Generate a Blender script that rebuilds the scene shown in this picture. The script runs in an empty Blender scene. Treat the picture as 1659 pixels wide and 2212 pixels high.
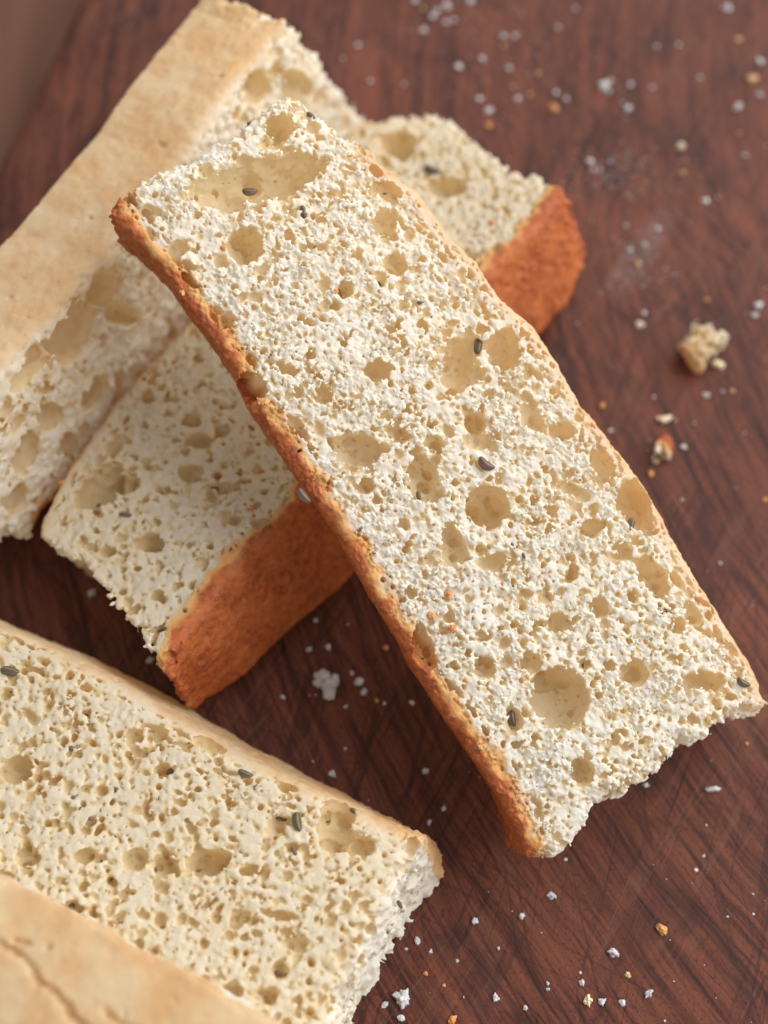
import bpy, math, time
import numpy as np
from mathutils import Vector, Matrix
T0 = time.time()
S = bpy.context.scene
COL = S.collection
CM = 0.01                       # everything is laid out in centimetres and built in metres

# ------------------------------------------------------------------ camera
DIST, PITCH, FOV = 25.0, 65.0, 40.0
_p = math.radians(PITCH); TANF = math.tan(math.radians(FOV / 2))
CPOS = np.array([0, -DIST * math.cos(_p), DIST * math.sin(_p)])
CFWD = np.array([0, math.cos(_p), -math.sin(_p)]); CRIGHT = np.array([1.0, 0, 0]); CUP = np.cross(CRIGHT, CFWD)
cd = bpy.data.cameras.new('camera'); cam = bpy.data.objects.new('camera', cd); COL.objects.link(cam)
cam.location = CPOS * CM
cam.rotation_euler = (math.radians(90 - PITCH), 0, 0)
cd.sensor_fit = 'VERTICAL'; cd.sensor_height = 24; cd.lens = 12 / TANF
cd.clip_start = 0.01; cd.clip_end = 50
cd.dof.use_dof = True; cd.dof.focus_distance = 0.212; cd.dof.aperture_fstop = 6.0
S.camera = cam

# ------------------------------------------------------------------ light: one big window, soft room light
W = bpy.data.worlds.new('World'); S.world = W; W.use_nodes = True
W.node_tree.nodes['Background'].inputs[0].default_value = (0.97, 0.985, 1.0, 1)
W.node_tree.nodes['Background'].inputs[1].default_value = 0.46
ld = bpy.data.lights.new('window_light', 'AREA'); ld.shape = 'RECTANGLE'; ld.size = 1.7; ld.size_y = 1.5
ld.energy = 30.5; ld.color = (0.985, 0.99, 1.0)
lo = bpy.data.objects.new('window_light', ld); COL.objects.link(lo)
lo.location = Vector((0.97, 0.33, 0.82))
lo.rotation_euler = (-lo.location).to_track_quat('-Z', 'Y').to_euler()
l2 = bpy.data.lights.new('far_fill_light', 'AREA'); l2.shape = 'RECTANGLE'; l2.size = 1.2; l2.size_y = 0.7  # added lamp beyond the view, for sheen on the far board and fill
l2.energy = 4.5; l2.color = (0.94, 0.97, 1.0)
o2 = bpy.data.objects.new('far_fill_light', l2); COL.objects.link(o2)
o2.location = Vector((0.15, 1.25, 0.95)); o2.rotation_euler = (-o2.location).to_track_quat('-Z', 'Y').to_euler()
S.view_settings.view_transform = 'Standard'; S.view_settings.look = 'None'
S.view_settings.exposure = 0.12; S.view_settings.gamma = 1.0; S.view_settings.use_curve_mapping = False
S.cycles.max_bounces = 14; S.cycles.diffuse_bounces = 8; S.cycles.glossy_bounces = 4

# ------------------------------------------------------------------ picture -> place (used to measure where things stand)
PW, PH = 1659.0, 2212.0
def ray(x, y):
    return CFWD + (x - PW / 2) / (PH / 2) * TANF * CRIGHT - (y - PH / 2) / (PH / 2) * TANF * CUP
def at_z(x, y, z=0.0):
    d = ray(x, y); return CPOS + d * ((z - CPOS[2]) / d[2])
def at_plane(x, y, P0, n):
    d = ray(x, y); return CPOS + d * (((P0 - CPOS) @ n) / (d @ n))

# ------------------------------------------------------------------ materials
def nodes(name):
    m = bpy.data.materials.new(name); m.use_nodes = True
    nt = m.node_tree; b = nt.nodes['Principled BSDF']
    return m, nt, b
class G:
    """small helper to write node graphs"""
    def __init__(s, nt): s.nt = nt
    def n(s, t, **kw):
        o = s.nt.nodes.new(t)
        for k, v in kw.items():
            setattr(o, k, v)
        return o
    def put(s, sock, v):
        if hasattr(v, 'is_output'): s.nt.links.new(v, sock)
        elif v is not None:
            try: sock.default_value = v
            except Exception: sock.default_value = (*v, 1.0)
    def math(s, op, a, b=None, c=None, clamp=False):
        o = s.n('ShaderNodeMath', operation=op); o.use_clamp = clamp
        for i, v in enumerate((a, b, c)):
            if v is not None: s.put(o.inputs[i], v)
        return o.outputs[0]
    def vmath(s, op, a, b=None):
        o = s.n('ShaderNodeVectorMath', operation=op)
        s.put(o.inputs[0], a)
        if b is not None: s.put(o.inputs[1], b)
        return o.outputs[1] if op in ('LENGTH', 'DOT_PRODUCT', 'DISTANCE') else o.outputs[0]
    def noise(s, vec, scale, detail=4, rough=0.55, dist=0.0):
        o = s.n('ShaderNodeTexNoise'); s.put(o.inputs['Vector'], vec)
        o.inputs['Scale'].default_value = scale; o.inputs['Detail'].default_value = detail
        o.inputs['Roughness'].default_value = rough; o.inputs['Distortion'].default_value = dist
        return o.outputs['Fac']
    def mix(s, f, a, b, blend='MIX'):
        o = s.n('ShaderNodeMix', data_type='RGBA', blend_type=blend)
        s.put(o.inputs[0], f); s.put(o.inputs[6], a); s.put(o.inputs[7], b)
        return o.outputs[2]
    def ss(s, v, lo, hi, a=0.0, b=1.0):
        o = s.n('ShaderNodeMapRange', interpolation_type='SMOOTHSTEP')
        s.put(o.inputs[0], v); o.inputs[1].default_value = lo; o.inputs[2].default_value = hi
        o.inputs[3].default_value = a; o.inputs[4].default_value = b
        return o.outputs[0]
    def bump(s, h, strength, dist, normal=None):
        o = s.n('ShaderNodeBump'); o.inputs['Strength'].default_value = strength; o.inputs['Distance'].default_value = dist
        s.put(o.inputs['Height'], h)
        if normal is not None: s.put(o.inputs['Normal'], normal)
        return o.outputs[0]
    def comb(s, x, y, z):
        o = s.n('ShaderNodeCombineXYZ')
        for i, v in enumerate((x, y, z)): s.put(o.inputs[i], v)
        return o.outputs[0]
    def sep(s, v):
        o = s.n('ShaderNodeSeparateXYZ'); s.put(o.inputs[0], v); return o.outputs
    def pos(s):
        return s.n('ShaderNodeNewGeometry').outputs['Position']

def bread_material():
    m, nt, b = nodes('bread'); g = G(nt)
    an = g.n('ShaderNodeAttribute', attribute_name='tint'); at = an.outputs['Color']; cream = an.outputs['Alpha']
    sp = g.n('ShaderNodeSeparateColor'); g.put(sp.inputs[0], at)
    brown, pale, pore_film_glow = sp.outputs[0], sp.outputs[1], sp.outputs[2]
    p = g.pos()
    n1 = g.noise(p, 160, 4, 0.6); n2 = g.noise(p, 900, 3, 0.6); n3 = g.noise(p, 3200, 2, 0.6)
    crumb = g.mix(g.ss(n1, 0.3, 0.7), (0.95, 0.925, 0.84, 1), (0.93, 0.88, 0.74, 1))
    crumb = g.mix(g.ss(n2, 0.52, 0.66, 0, 0.7), crumb, (0.94, 0.92, 0.86, 1))
    crumb = g.mix(g.math('MULTIPLY', cream, 0.9), crumb, g.mix(g.ss(n2, 0.4, 0.7), (0.84, 0.72, 0.50, 1), (0.89, 0.81, 0.63, 1)))
    crumb = g.mix(g.math('MULTIPLY', pore_film_glow, 0.66), crumb, (0.87, 0.68, 0.35, 1))  # pore wall film, plus warm light scattered inside pores painted into the colour
    palec = g.mix(g.ss(n1, 0.35, 0.7), (0.85, 0.66, 0.41, 1), (0.80, 0.52, 0.27, 1))
    n0 = g.noise(p, 55, 4, 0.6)
    palec = g.mix(g.ss(n0, 0.50, 0.68, 0, 0.55), palec, (0.77, 0.46, 0.20, 1))
    palec = g.mix(g.ss(n0, 0.45, 0.30, 0, 0.4), palec, (0.86, 0.72, 0.50, 1))
    palec = g.mix(g.ss(n2, 0.55, 0.8, 0, 0.35), palec, (0.86, 0.76, 0.56, 1))
    brownc = g.mix(g.ss(n2, 0.35, 0.72), (0.41, 0.098, 0.026, 1), (0.22, 0.047, 0.014, 1))
    brownc = g.mix(g.ss(n1, 0.40, 0.75, 0, 0.6), brownc, (0.53, 0.165, 0.045, 1))
    brownc = g.mix(g.ss(n3, 0.58, 0.72, 0, 0.40), brownc, (0.66, 0.32, 0.13, 1))
    c = g.mix(pale, crumb, palec)
    # browning goes cream -> amber -> brown from the crumb into the crust
    amber = g.mix(g.ss(brown, 0.05, 0.55), c, (0.72, 0.40, 0.14, 1))
    c = g.mix(g.ss(brown, 0.45, 0.95), amber, brownc)
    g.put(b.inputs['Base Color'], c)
    g.put(b.inputs['Roughness'], g.ss(brown, 0.3, 1.0, 0.85, 0.55))
    b.inputs['Specular IOR Level'].default_value = 0.25
    hgt = g.math('ADD', g.math('MULTIPLY', n2, 0.6), g.math('MULTIPLY', n3, 0.4))
    g.put(b.inputs['Normal'], g.bump(hgt, 0.45, 0.0005))
    tr = g.n('ShaderNodeBsdfTranslucent'); g.put(tr.inputs['Color'], c)
    mx = g.n('ShaderNodeMixShader'); g.put(mx.inputs[0], g.ss(brown, 0.2, 0.8, 0.46, 0.0))
    nt.links.new(b.outputs[0], mx.inputs[1]); nt.links.new(tr.outputs[0], mx.inputs[2])
    nt.links.new(mx.outputs[0], nt.nodes['Material Output'].inputs['Surface'])
    return m

def seed_material():
    m, nt, b = nodes('caraway'); g = G(nt)
    p = g.pos(); n = g.noise(p, 1800, 3)
    info = g.n('ShaderNodeObjectInfo').outputs['Random']
    a = g.mix(info, (0.060, 0.040, 0.028, 1), (0.15, 0.075, 0.045, 1))
    a = g.mix(g.ss(g.math('FRACT', g.math('MULTIPLY', info, 7.3)), 0.55, 0.7), a, (0.085, 0.068, 0.032, 1))
    at = g.n('ShaderNodeAttribute', attribute_name='ridge').outputs['Fac']
    c = g.mix(g.math('MULTIPLY', at, 0.42), a, (0.36, 0.24, 0.15, 1))
    c = g.mix(g.ss(n, 0.5, 0.75, 0, 0.5), c, (0.05, 0.035, 0.03, 1))
    g.put(b.inputs['Base Color'], c); b.inputs['Roughness'].default_value = 0.45
    return m

def crumb_material(name, base, alt):
    m, nt, b = nodes(name); g = G(nt)
    p = g.pos(); n = g.noise(p, 1100, 4, 0.6)
    g.put(b.inputs['Base Color'], g.mix(g.ss(n, 0.35, 0.68), base, alt))
    b.inputs['Roughness'].default_value = 0.7
    g.put(b.inputs['Normal'], g.bump(g.noise(p, 4000, 3), 0.6, 0.0003))
    return m

def board_material():
    m, nt, b = nodes('dark_wood'); g = G(nt)
    p = g.pos()
    p = g.vmath('SCALE', p); nt.nodes[-1].inputs['Scale'].default_value = 100.0     # centimetres
    c0 = at_z(3800, 300)
    warp = g.noise(p, 0.35, 3)
    q = g.vmath('SUBTRACT', p, tuple(c0))
    x, y, z = g.sep(q)[:3]
    r = g.math('POWER', g.math('ADD', g.math('MULTIPLY', x, x), g.math('MULTIPLY', y, y)), 0.5)
    r = g.math('ADD', r, g.math('MULTIPLY', warp, 0.35))
    th = g.math('ARCTAN2', y, x)
    arc = g.math('MULTIPLY', th, 20.0)
    fine = g.noise(g.comb(g.math('MULTIPLY', r, 13.0), g.math('MULTIPLY', arc, 0.8), 0.0), 1.0, 5, 0.65)
    mid = g.noise(g.comb(g.math('MULTIPLY', r, 4.2), g.math('MULTIPLY', arc, 0.22), 3.0), 1.0, 4, 0.6)
    # second set of saw marks, crossing
    px, py, pz_ = g.sep(p)[:3]
    a = g.math('ADD', g.math('MULTIPLY', px, 0.90), g.math('MULTIPLY', py, -0.44))
    bb = g.math('ADD', g.math('MULTIPLY', px, 0.44), g.math('MULTIPLY', py, 0.90))
    a = g.math('ADD', a, g.math('MULTIPLY', warp, 0.25))
    cross = g.noise(g.comb(g.math('MULTIPLY', a, 6.0), g.math('MULTIPLY', bb, 0.16), 7.0), 1.0, 4, 0.6)
    crossf = g.noise(g.comb(g.math('MULTIPLY', a, 22.0), g.math('MULTIPLY', bb, 0.35), 5.0), 1.0, 3, 0.6)
    blot = g.noise(p, 0.55, 4, 0.6, 0.6)
    pore = g.noise(p, 16.0, 4, 0.65)
    c = g.mix(g.ss(mid, 0.36, 0.64), (0.0614, 0.0167, 0.0100, 1), (0.1370, 0.0404, 0.0224, 1))
    c = g.mix(g.ss(fine, 0.42, 0.66, 0, 0.65), c, (0.1807, 0.0566, 0.0316, 1))
    c = g.mix(g.ss(fine, 0.46, 0.34, 0, 0.72), c, (0.0329, 0.0092, 0.0065, 1))
    c = g.mix(g.ss(blot, 0.52, 0.68, 0, 0.55), c, (0.0306, 0.0117, 0.0109, 1))
    c = g.mix(g.ss(blot, 0.45, 0.30, 0, 0.45), c, (0.1807, 0.0526, 0.0256, 1))
    lines = g.ss(cross, 0.62, 0.69, 0, 0.6)
    c = g.mix(lines, c, (0.0174, 0.0065, 0.0057, 1))
    lines2 = g.ss(mid, 0.36, 0.30, 0, 0.75)
    c = g.mix(lines2, c, (0.0174, 0.0065, 0.0057, 1))
    c = g.mix(g.ss(pore, 0.46, 0.36, 0, 0.55), c, (0.0264, 0.0085, 0.0065, 1))
    c = g.mix(g.ss(crossf, 0.62, 0.72, 0, 0.35), c, (0.2411, 0.0861, 0.0483, 1))
    # thin knife and saw cuts in three directions: narrow level lines of stretched noise
    def cuts(deg, freq, stretch, wid, amt, col, seed):
        t = math.radians(deg)
        u = g.math('ADD', g.math('MULTIPLY', px, math.cos(t)), g.math('MULTIPLY', py, math.sin(t)))
        v = g.math('ADD', g.math('MULTIPLY', px, -math.sin(t)), g.math('MULTIPLY', py, math.cos(t)))
        n = g.noise(g.comb(g.math('MULTIPLY', v, freq), g.math('MULTIPLY', u, stretch), seed), 1.0, 1, 0.5)
        m = g.ss(g.math('ABSOLUTE', g.math('SUBTRACT', n, 0.5)), 0.0, wid, 1, 0)
        gate = g.ss(g.noise(g.vmath('ADD', p, (seed * 3.1, seed, 0)), 0.45, 2), 0.42, 0.60)
        return g.math('MULTIPLY', g.math('MULTIPLY', m, gate), amt)
    cut_all = None
    for deg, fr, st, wd, am, sd in ((-60, 1.3, 0.045, 0.018, 0.46, 11.0), (-50, 2.6, 0.10, 0.022, 0.5, 12.0), (62, 1.1, 0.05, 0.018, 0.46, 13.0), (75, 2.4, 0.12, 0.022, 0.5, 14.0), (-82, 2.2, 0.10, 0.02, 0.42, 15.0), (-25, 0.9, 0.06, 0.015, 0.31, 16.0)):
        k = cuts(deg, fr, st, wd, am, None, sd)
        c = g.mix(k, c, (0.0175, 0.0074, 0.0073, 1))
        cut_all = k if cut_all is None else g.math('MAXIMUM', cut_all, k)
    k = cuts(55, 3.2, 0.16, 0.03, 0.18, None, 21.0)
    c = g.mix(k, c, (0.2384, 0.1139, 0.0725, 1))
    k = cuts(-57, 3.6, 0.14, 0.03, 0.18, None, 22.0)
    c = g.mix(k, c, (0.2258, 0.1005, 0.0605, 1))
    # faint flour dust
    w1 = at_z(1385, 545); d = g.vmath('SUBTRACT', p, tuple(w1))
    dx, dy, dz = g.sep(d)[:3]
    e = g.math('ADD', g.math('MULTIPLY', dx, 0.55), g.math('MULTIPLY', dy, 0.83))
    f = g.math('ADD', g.math('MULTIPLY', dx, 0.83), g.math('MULTIPLY', dy, -0.55))
    dd = g.math('ADD', g.math('POWER', g.math('DIVIDE', e, 1.5), 2.0), g.math('POWER', g.math('DIVIDE', f, 0.42), 2.0))
    dust = g.math('MULTIPLY', g.ss(dd, 1.0, 0.0, 0, 0.25), g.ss(g.noise(p, 5.0, 5, 0.7), 0.35, 0.75))
    c = g.mix(dust, c, (0.42, 0.38, 0.36, 1))
    g.put(b.inputs['Base Color'], c)
    g.put(b.inputs['Roughness'], g.ss(fine, 0.3, 0.7, 0.42, 0.60))
    b.inputs['Specular IOR Level'].default_value = 0.17
    c = g.mix(g.ss(g.noise(p, 6.0, 5, 0.7), 0.40, 0.62, 0, 0.35), c, (0.050, 0.017, 0.013, 1))
    h = g.math('ADD', g.math('MULTIPLY', fine, 0.5), g.math('MULTIPLY', crossf, 0.35))
    h = g.math('SUBTRACT', h, g.math('MULTIPLY', g.math('ADD', lines, lines2), 0.5))
    h = g.math('ADD', h, g.math('MULTIPLY', pore, 0.3))
    h = g.math('SUBTRACT', h, g.math('MULTIPLY', cut_all, 0.5))
    g.put(b.inputs['Normal'], g.bump(h, 0.28, 0.0004))
    return m

def table_material():
    m, nt, b = nodes('table_wood'); g = G(nt)
    p = g.pos(); x, y, z = g.sep(p)[:3]
    n = g.noise(g.comb(g.math('MULTIPLY', x, 120.0), g.math('MULTIPLY', y, 9.0), 0.0), 1.0, 5)
    g.put(b.inputs['Base Color'], g.mix(g.ss(n, 0.3, 0.7), (0.13, 0.056, 0.034, 1), (0.18, 0.082, 0.050, 1)))
    b.inputs['Roughness'].default_value = 0.6; b.inputs['Specular IOR Level'].default_value = 0.15
    g.put(b.inputs['Normal'], g.bump(n, 0.3, 0.0006))
    return m

M_BREAD = bread_material(); M_SEED = seed_material(); M_BOARD = board_material(); M_TABLE = table_material()
M_WHITE = crumb_material('white_crumb', (0.66, 0.65, 0.66, 1), (0.54, 0.50, 0.48, 1))
M_CREAM = crumb_material('cream_crumb', (0.86, 0.76, 0.55, 1), (0.74, 0.56, 0.32, 1))
M_TAN = crumb_material('tan_crumb', (0.66, 0.36, 0.14, 1), (0.72, 0.48, 0.24, 1))
M_ORANGE = crumb_material('orange_crumb', (0.62, 0.24, 0.065, 1), (0.70, 0.36, 0.12, 1))

# ------------------------------------------------------------------ mesh helpers
def fast_mesh(name, V, F, mat, smooth=True):
    me = bpy.data.meshes.new(name)
    V = np.ascontiguousarray(V, dtype=np.float32); F = np.ascontiguousarray(F, dtype=np.int32)
    k = F.shape[1]
    me.vertices.add(len(V)); me.vertices.foreach_set('co', V.ravel())
    me.loops.add(F.size); me.loops.foreach_set('vertex_index', F.ravel())
    me.polygons.add(len(F)); me.polygons.foreach_set('loop_start', np.arange(0, F.size, k, dtype=np.int32))
    me.polygons.foreach_set('use_smooth', np.full(len(F), smooth))
    me.update(calc_edges=True); me.materials.append(mat)
    return me
def link(name, me, parent=None):
    o = bpy.data.objects.new(name, me); COL.objects.link(o)
    if parent: o.parent = parent
    return o
def tag(o, label=None, cat=None, group=None, kind=None):
    for k, v in (('label', label), ('category', cat), ('group', group), ('kind', kind)):
        if v: o[k] = v
    return o

# ------------------------------------------------------------------ setting: table and cutting board
def slab(name, pts, z0, z1, bev, mat):
    """thick board with a rounded rim; pts run anticlockwise"""
    pts = [np.array(p[:2]) for p in pts]; c = np.mean(pts, 0)
    n = len(pts)
    def inset(d):
        out = []
        for i in range(n):
            a, b, e = pts[i - 1], pts[i], pts[(i + 1) % n]
            n1 = np.array([-(b - a)[1], (b - a)[0]]); n1 /= np.linalg.norm(n1)
            n2 = np.array([-(e - b)[1], (e - b)[0]]); n2 /= np.linalg.norm(n2)
            out.append(b + (n1 + n2) / (1 + n1 @ n2) * d)
        return out
    prof = [(bev * (1 - math.sin(t)), z1 - bev * (1 - math.cos(t))) for t in np.linspace(0, math.pi / 2, 9)]
    prof += [(0, z0)]
    V = []; F = []
    for d, z in prof:
        V += [(*p, z) for p in inset(d)]
    for k in range(len(prof) - 1):
        for i in range(n):
            j = (i + 1) % n
            F.append((k * n + i, (k + 1) * n + i, (k + 1) * n + j, k * n + j))
    me = bpy.data.meshes.new(name)
    me.from_pydata([Vector(v) * CM for v in V], [], F + [tuple(range(n)), tuple(range((len(prof)) * n - 1, (len(prof) - 1) * n - 1, -1))])
    me.update(); me.materials.append(mat)
    return link(name, me)
e0, e1 = at_z(170, -40), at_z(-60, 420)
ed = (e1 - e0) / np.linalg.norm(e1 - e0)
far = e0 - ed * 14; near = e1 + ed * 30
board = slab('cutting_board', [far, near, near + np.array([34, -6, 0]), far + np.array([34, -2, 0])], -2.4, 0.0, 0.7, M_BOARD)
tag(board, 'dark reddish brown wooden cutting board covered with fine knife and saw marks', 'cutting board')
me = bpy.data.meshes.new('table')
me.from_pydata([(-1.5, -1.5, -0.024), (1.5, -1.5, -0.024), (1.5, 1.5, -0.024), (-1.5, 1.5, -0.024)], [], [(0, 1, 2, 3)])
me.materials.append(M_TABLE); tb = link('table', me); tag(tb, 'warm brown wooden table under the board', None, None, 'structure')

# ------------------------------------------------------------------ bread: signed field -> surface net
def interp_axis(g, x, ax):
    i = np.floor(x).astype(np.int32); i = np.clip(i, 0, g.shape[ax] - 2); t = (x - i).astype(np.float32)
    t = t * t * (3 - 2 * t)
    sh = [1] * g.ndim; sh[ax] = -1; t = t.reshape(sh)
    return np.take(g, i, ax) * (1 - t) + np.take(g, i + 1, ax) * t
def noise3(rng, us, vs, ws, cell, cw=None):
    cw = cw or cell
    a = (us - us[0]) / cell; b = (vs - vs[0]) / cell; c = (ws - ws[0]) / cw
    g = rng.uniform(-1, 1, (int(a[-1]) + 3, int(b[-1]) + 3, int(c[-1]) + 3)).astype(np.float32)
    g = interp_axis(g, c, 2); g = interp_axis(g, b, 1); return interp_axis(g, a, 0)
def noise2(rng, us, vs, cell):
    a = (us - us[0]) / cell; b = (vs - vs[0]) / cell
    g = rng.uniform(-1, 1, (int(a[-1]) + 3, int(b[-1]) + 3)).astype(np.float32)
    return interp_axis(interp_axis(g, b, 1), a, 0)

def surface_net(f, us, vs, ws):
    neg = f < 0
    nu, nv, nw = f.shape
    cnt = np.zeros((nu - 1, nv - 1, nw - 1), np.int8)
    for a in (0, 1):
        for b in (0, 1):
            for c in (0, 1):
                cnt += neg[a:nu - 1 + a, b:nv - 1 + b, c:nw - 1 + c]
    act = (cnt > 0) & (cnt < 8)
    idx = np.argwhere(act)
    cid = np.full(act.shape, -1, np.int32); cid[act] = np.arange(len(idx), dtype=np.int32)
    I, J, K = idx.T
    acc = np.zeros((len(idx), 3), np.float32); num = np.zeros(len(idx), np.float32)
    corners = [(a, b, c) for a in (0, 1) for b in (0, 1) for c in (0, 1)]
    val = {q: f[I + q[0], J + q[1], K + q[2]] for q in corners}
    for q in corners:
        for ax in range(3):
            if q[ax] == 0:
                q2 = list(q); q2[ax] = 1; q2 = tuple(q2)
                a, b = val[q], val[q2]
                m = (a < 0) != (b < 0)
                t = np.where(m, a / np.where(m, a - b, 1), 0)
                for k in range(3):
                    acc[:, k] += m * (q[k] + (t if k == ax else 0))
                num += m
    acc /= num[:, None]
    u = us[I] + acc[:, 0] * (us[1] - us[0]); v = vs[J] + acc[:, 1] * (vs[1] - vs[0])
    w = ws[K] + acc[:, 2] * (ws[K + 1] - ws[K])
    quads = []
    s = neg[:-1] != neg[1:]
    for ax in range(3):
        o1, o2 = [(1, 2), (2, 0), (0, 1)][ax]
        sl0 = [slice(None)] * 3; sl1 = [slice(None)] * 3
        sl0[ax] = slice(0, -1); sl1[ax] = slice(1, None)
        a, b = neg[tuple(sl0)], neg[tuple(sl1)]
        e = np.argwhere(a != b)
        ok = np.ones(len(e), bool)
        for o in (o1, o2):
            ok &= (e[:, o] > 0) & (e[:, o] < f.shape[o] - 1)
        e = e[ok]; inside_first = a[tuple(e.T)]
        def cell(d1, d2):
            c = e.copy(); c[:, o1] += d1; c[:, o2] += d2; return cid[tuple(c.T)]
        q = np.stack([cell(-1, -1), cell(0, -1), cell(0, 0), cell(-1, 0)], 1)
        q[~inside_first] = q[~inside_first][:, ::-1]
        quads.append(q)
    return np.stack([u, v, w], 1), np.concatenate(quads)

def seg_dist(px, py, A, B):
    d = B - A; L = max(d @ d, 1e-9)
    t = np.clip(((px - A[0]) * d[0] + (py - A[1]) * d[1]) / L, 0, 1)
    return np.hypot(px - A[0] - t * d[0], py - A[1] - t * d[1])

class Slice:
    def __init__(s, name, seed, plane, poly, T, h, face='crumb', slant={}, big=(), grooves=(), nb=3000, rmax=0.16,
                 fine=0.9, deep=0.055, rag=1.0, edge_r=0.14, pores=1.0, pad=0.55, single=False, npit=170, cream=0.0, brown_w=0.30, pale_w=0.14):
        rng = np.random.default_rng(seed); s.rng = rng
        P = [at_z(x, y, z) for x, y, z in plane]
        n = np.cross(P[1] - P[0], P[2] - P[0]); n /= np.linalg.norm(n)
        if n @ (CPOS - P[0]) < 0: n = -n
        s.n, s.P0, s.T = n, P[0], T
        s.U = (P[2] - P[1]) / np.linalg.norm(P[2] - P[1]); s.V = np.cross(n, s.U)
        q = np.array([s.loc(x, y) for x, y, _ in poly]); tags = [t for _, _, t in poly]
        us = np.arange(q[:, 0].min() - pad, q[:, 0].max() + pad, h).astype(np.float32)
        vs = np.arange(q[:, 1].min() - pad, q[:, 1].max() + pad, h).astype(np.float32)
        wt = np.arange(0.22, -fine, -h); wb = np.arange(wt[-1] - deep, -T - 0.12, -deep)
        ws = np.concatenate([wt, wb])[::-1].astype(np.float32)
        nf = len(wb)                                   # ws[nf:] is the finely sampled layer
        # keep only the part of the grid the frame could show
        X, Y = np.meshgrid(us, vs, indexing='ij')
        dist = {t: np.full(X.shape, 9.0, np.float32) for t in 'BPTU'}
        inside = np.zeros(X.shape, bool)
        for i in range(len(q)):
            A, B = q[i], q[(i + 1) % len(q)]
            dist[tags[i]] = np.minimum(dist[tags[i]], seg_dist(X, Y, A, B).astype(np.float32))
            c = (A[1] > Y) != (B[1] > Y)
            with np.errstate(divide='ignore', invalid='ignore'):
                inside ^= c & (X < (B[0] - A[0]) * (Y - A[1]) / (B[1] - A[1] + 1e-12) + A[0])
        dmin = np.minimum(np.minimum(dist['B'], dist['P']), np.minimum(dist['T'], dist['U']))
        d2 = np.where(inside, -dmin, dmin)
        wgt = {t: 1.0 / (dist[t] ** 2 + 0.02) for t in 'BPTU'}
        tot = sum(wgt.values())
        torn = (wgt['T'] + wgt['U']) / tot
        sl = sum(wgt[t] * slant.get(t, 0.0) for t in 'BPTU') / tot
        dist['T'] = np.minimum(dist['T'], dist['U'])
        s.d2, s.us, s.vs, s.h, s.distB, s.distP, s.distT, s.inside = d2, us, vs, h, dist['B'], dist['P'], dist['T'], inside
        wf = ws[nf:]
        # side wall: smooth crust, ragged where torn
        side2 = 0.022 * noise2(rng, us, vs, 0.9) + 0.014 * noise2(rng, us, vs, 0.25)
        crustmask = 1 - torn
        lowT = noise3(rng, us, vs, ws, 0.5, 0.5); midT = noise3(rng, us, vs, ws, 0.13, 0.13)
        hi = noise3(rng, us, vs, ws, max(0.052, 2.3 * h), 0.052)
        f = (d2 + side2)[:, :, None] + sl[:, :, None] * ws[None, None, :]
        f = f + torn[:, :, None] * (0.12 * lowT + 0.09 * midT + 0.08 * hi) * (max(rag, 0.9) if face == 'crumb' else rag)
        f = f + crustmask[:, :, None] * (0.013 * midT + 0.015 * hi)
        del lowT
        # face
        if face == 'crumb':
            top = ws[None, None, :] + 0.04 * noise2(rng, us, vs, 0.8)[:, :, None]
            flake = np.clip(0.75 + 0.75 * noise2(rng, us, vs, 0.42) + 0.3 * noise2(rng, us, vs, 0.16), 0.3, 1.5)[:, :, None]
            amp = (0.042 * midT + 0.039 * flake * hi) * rag
            vh = noise3(rng, us, vs, wf, max(0.024, 1.3 * h))
            amp[:, :, nf:] += 0.038 * flake * vh * rag; del vh
            # near the crust the crumb is tighter and smoother
            tight = np.clip((np.minimum(dist['P'], dist['B'])) / 0.36, 0.16, 1)[:, :, None]
            top = top + amp * tight
        else:
            top = ws[None, None, :] + (0.05 * noise2(rng, us, vs, 1.3) + 0.018 * noise2(rng, us, vs, 0.35))[:, :, None] + 0.008 * midT + 0.006 * hi
        del midT
        r = edge_r
        f = np.sqrt(np.maximum(f + r, 0) ** 2 + np.maximum(top + r, 0) ** 2) - r + np.minimum(np.maximum(f, top) + r, 0) * (np.maximum(f, top) < -r)
        del top
        f = np.maximum(f, -(ws[None, None, :] + T) ).astype(np.float32)
        s.ws, s.nf = ws, nf
        wob = 0.7 * noise3(rng, us, vs, ws, 0.20, 0.20) + 0.6 * noise3(rng, us, vs, ws, 0.10, 0.10)
        fb = np.full(f.shape, -9.0, np.float32)         # bubbles, kept apart so their smooth walls can be told
        s.f = f
        f4 = np.float32
        # bubbles
        def carve(c, rad, rough=0.0):
            R = max(rad[:3]) * 1.02 + 2 * h
            i0, j0 = int((c[0] - R - us[0]) / h), int((c[1] - R - vs[0]) / h)
            i0 = max(i0, 0); j0 = max(j0, 0)
            i1 = int((c[0] + R - us[0]) / h) + 1; j1 = int((c[1] + R - vs[0]) / h) + 1
            k0, k1 = np.searchsorted(ws, np.array((c[2] - R, c[2] + R), f4))
            if i1 <= i0 or j1 <= j0 or k1 <= k0: return
            a = rad[3] if len(rad) > 3 else 0.0
            x = (us[i0:i1] - f4(c[0]))[:, None]; y = (vs[j0:j1] - f4(c[1]))[None, :]; z = (ws[k0:k1] - f4(c[2])) / f4(rad[2])
            ca, sa = f4(math.cos(a)), f4(math.sin(a))
            xr = (x * ca + y * sa) / f4(rad[0]); yr = (y * ca - x * sa) / f4(rad[1])
            d = np.sqrt((xr * xr + yr * yr)[:, :, None] + (z * z)[None, None, :])
            b = (f4(1) - d) * f4(min(rad[:3]))
            if rough: b += (f4(rough) * np.clip((ws[k0:k1] + f4(0.07)) / f4(0.08), 0.0, 1))[None, None, :] * hi[i0:i1, j0:j1, k0:k1]
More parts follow.
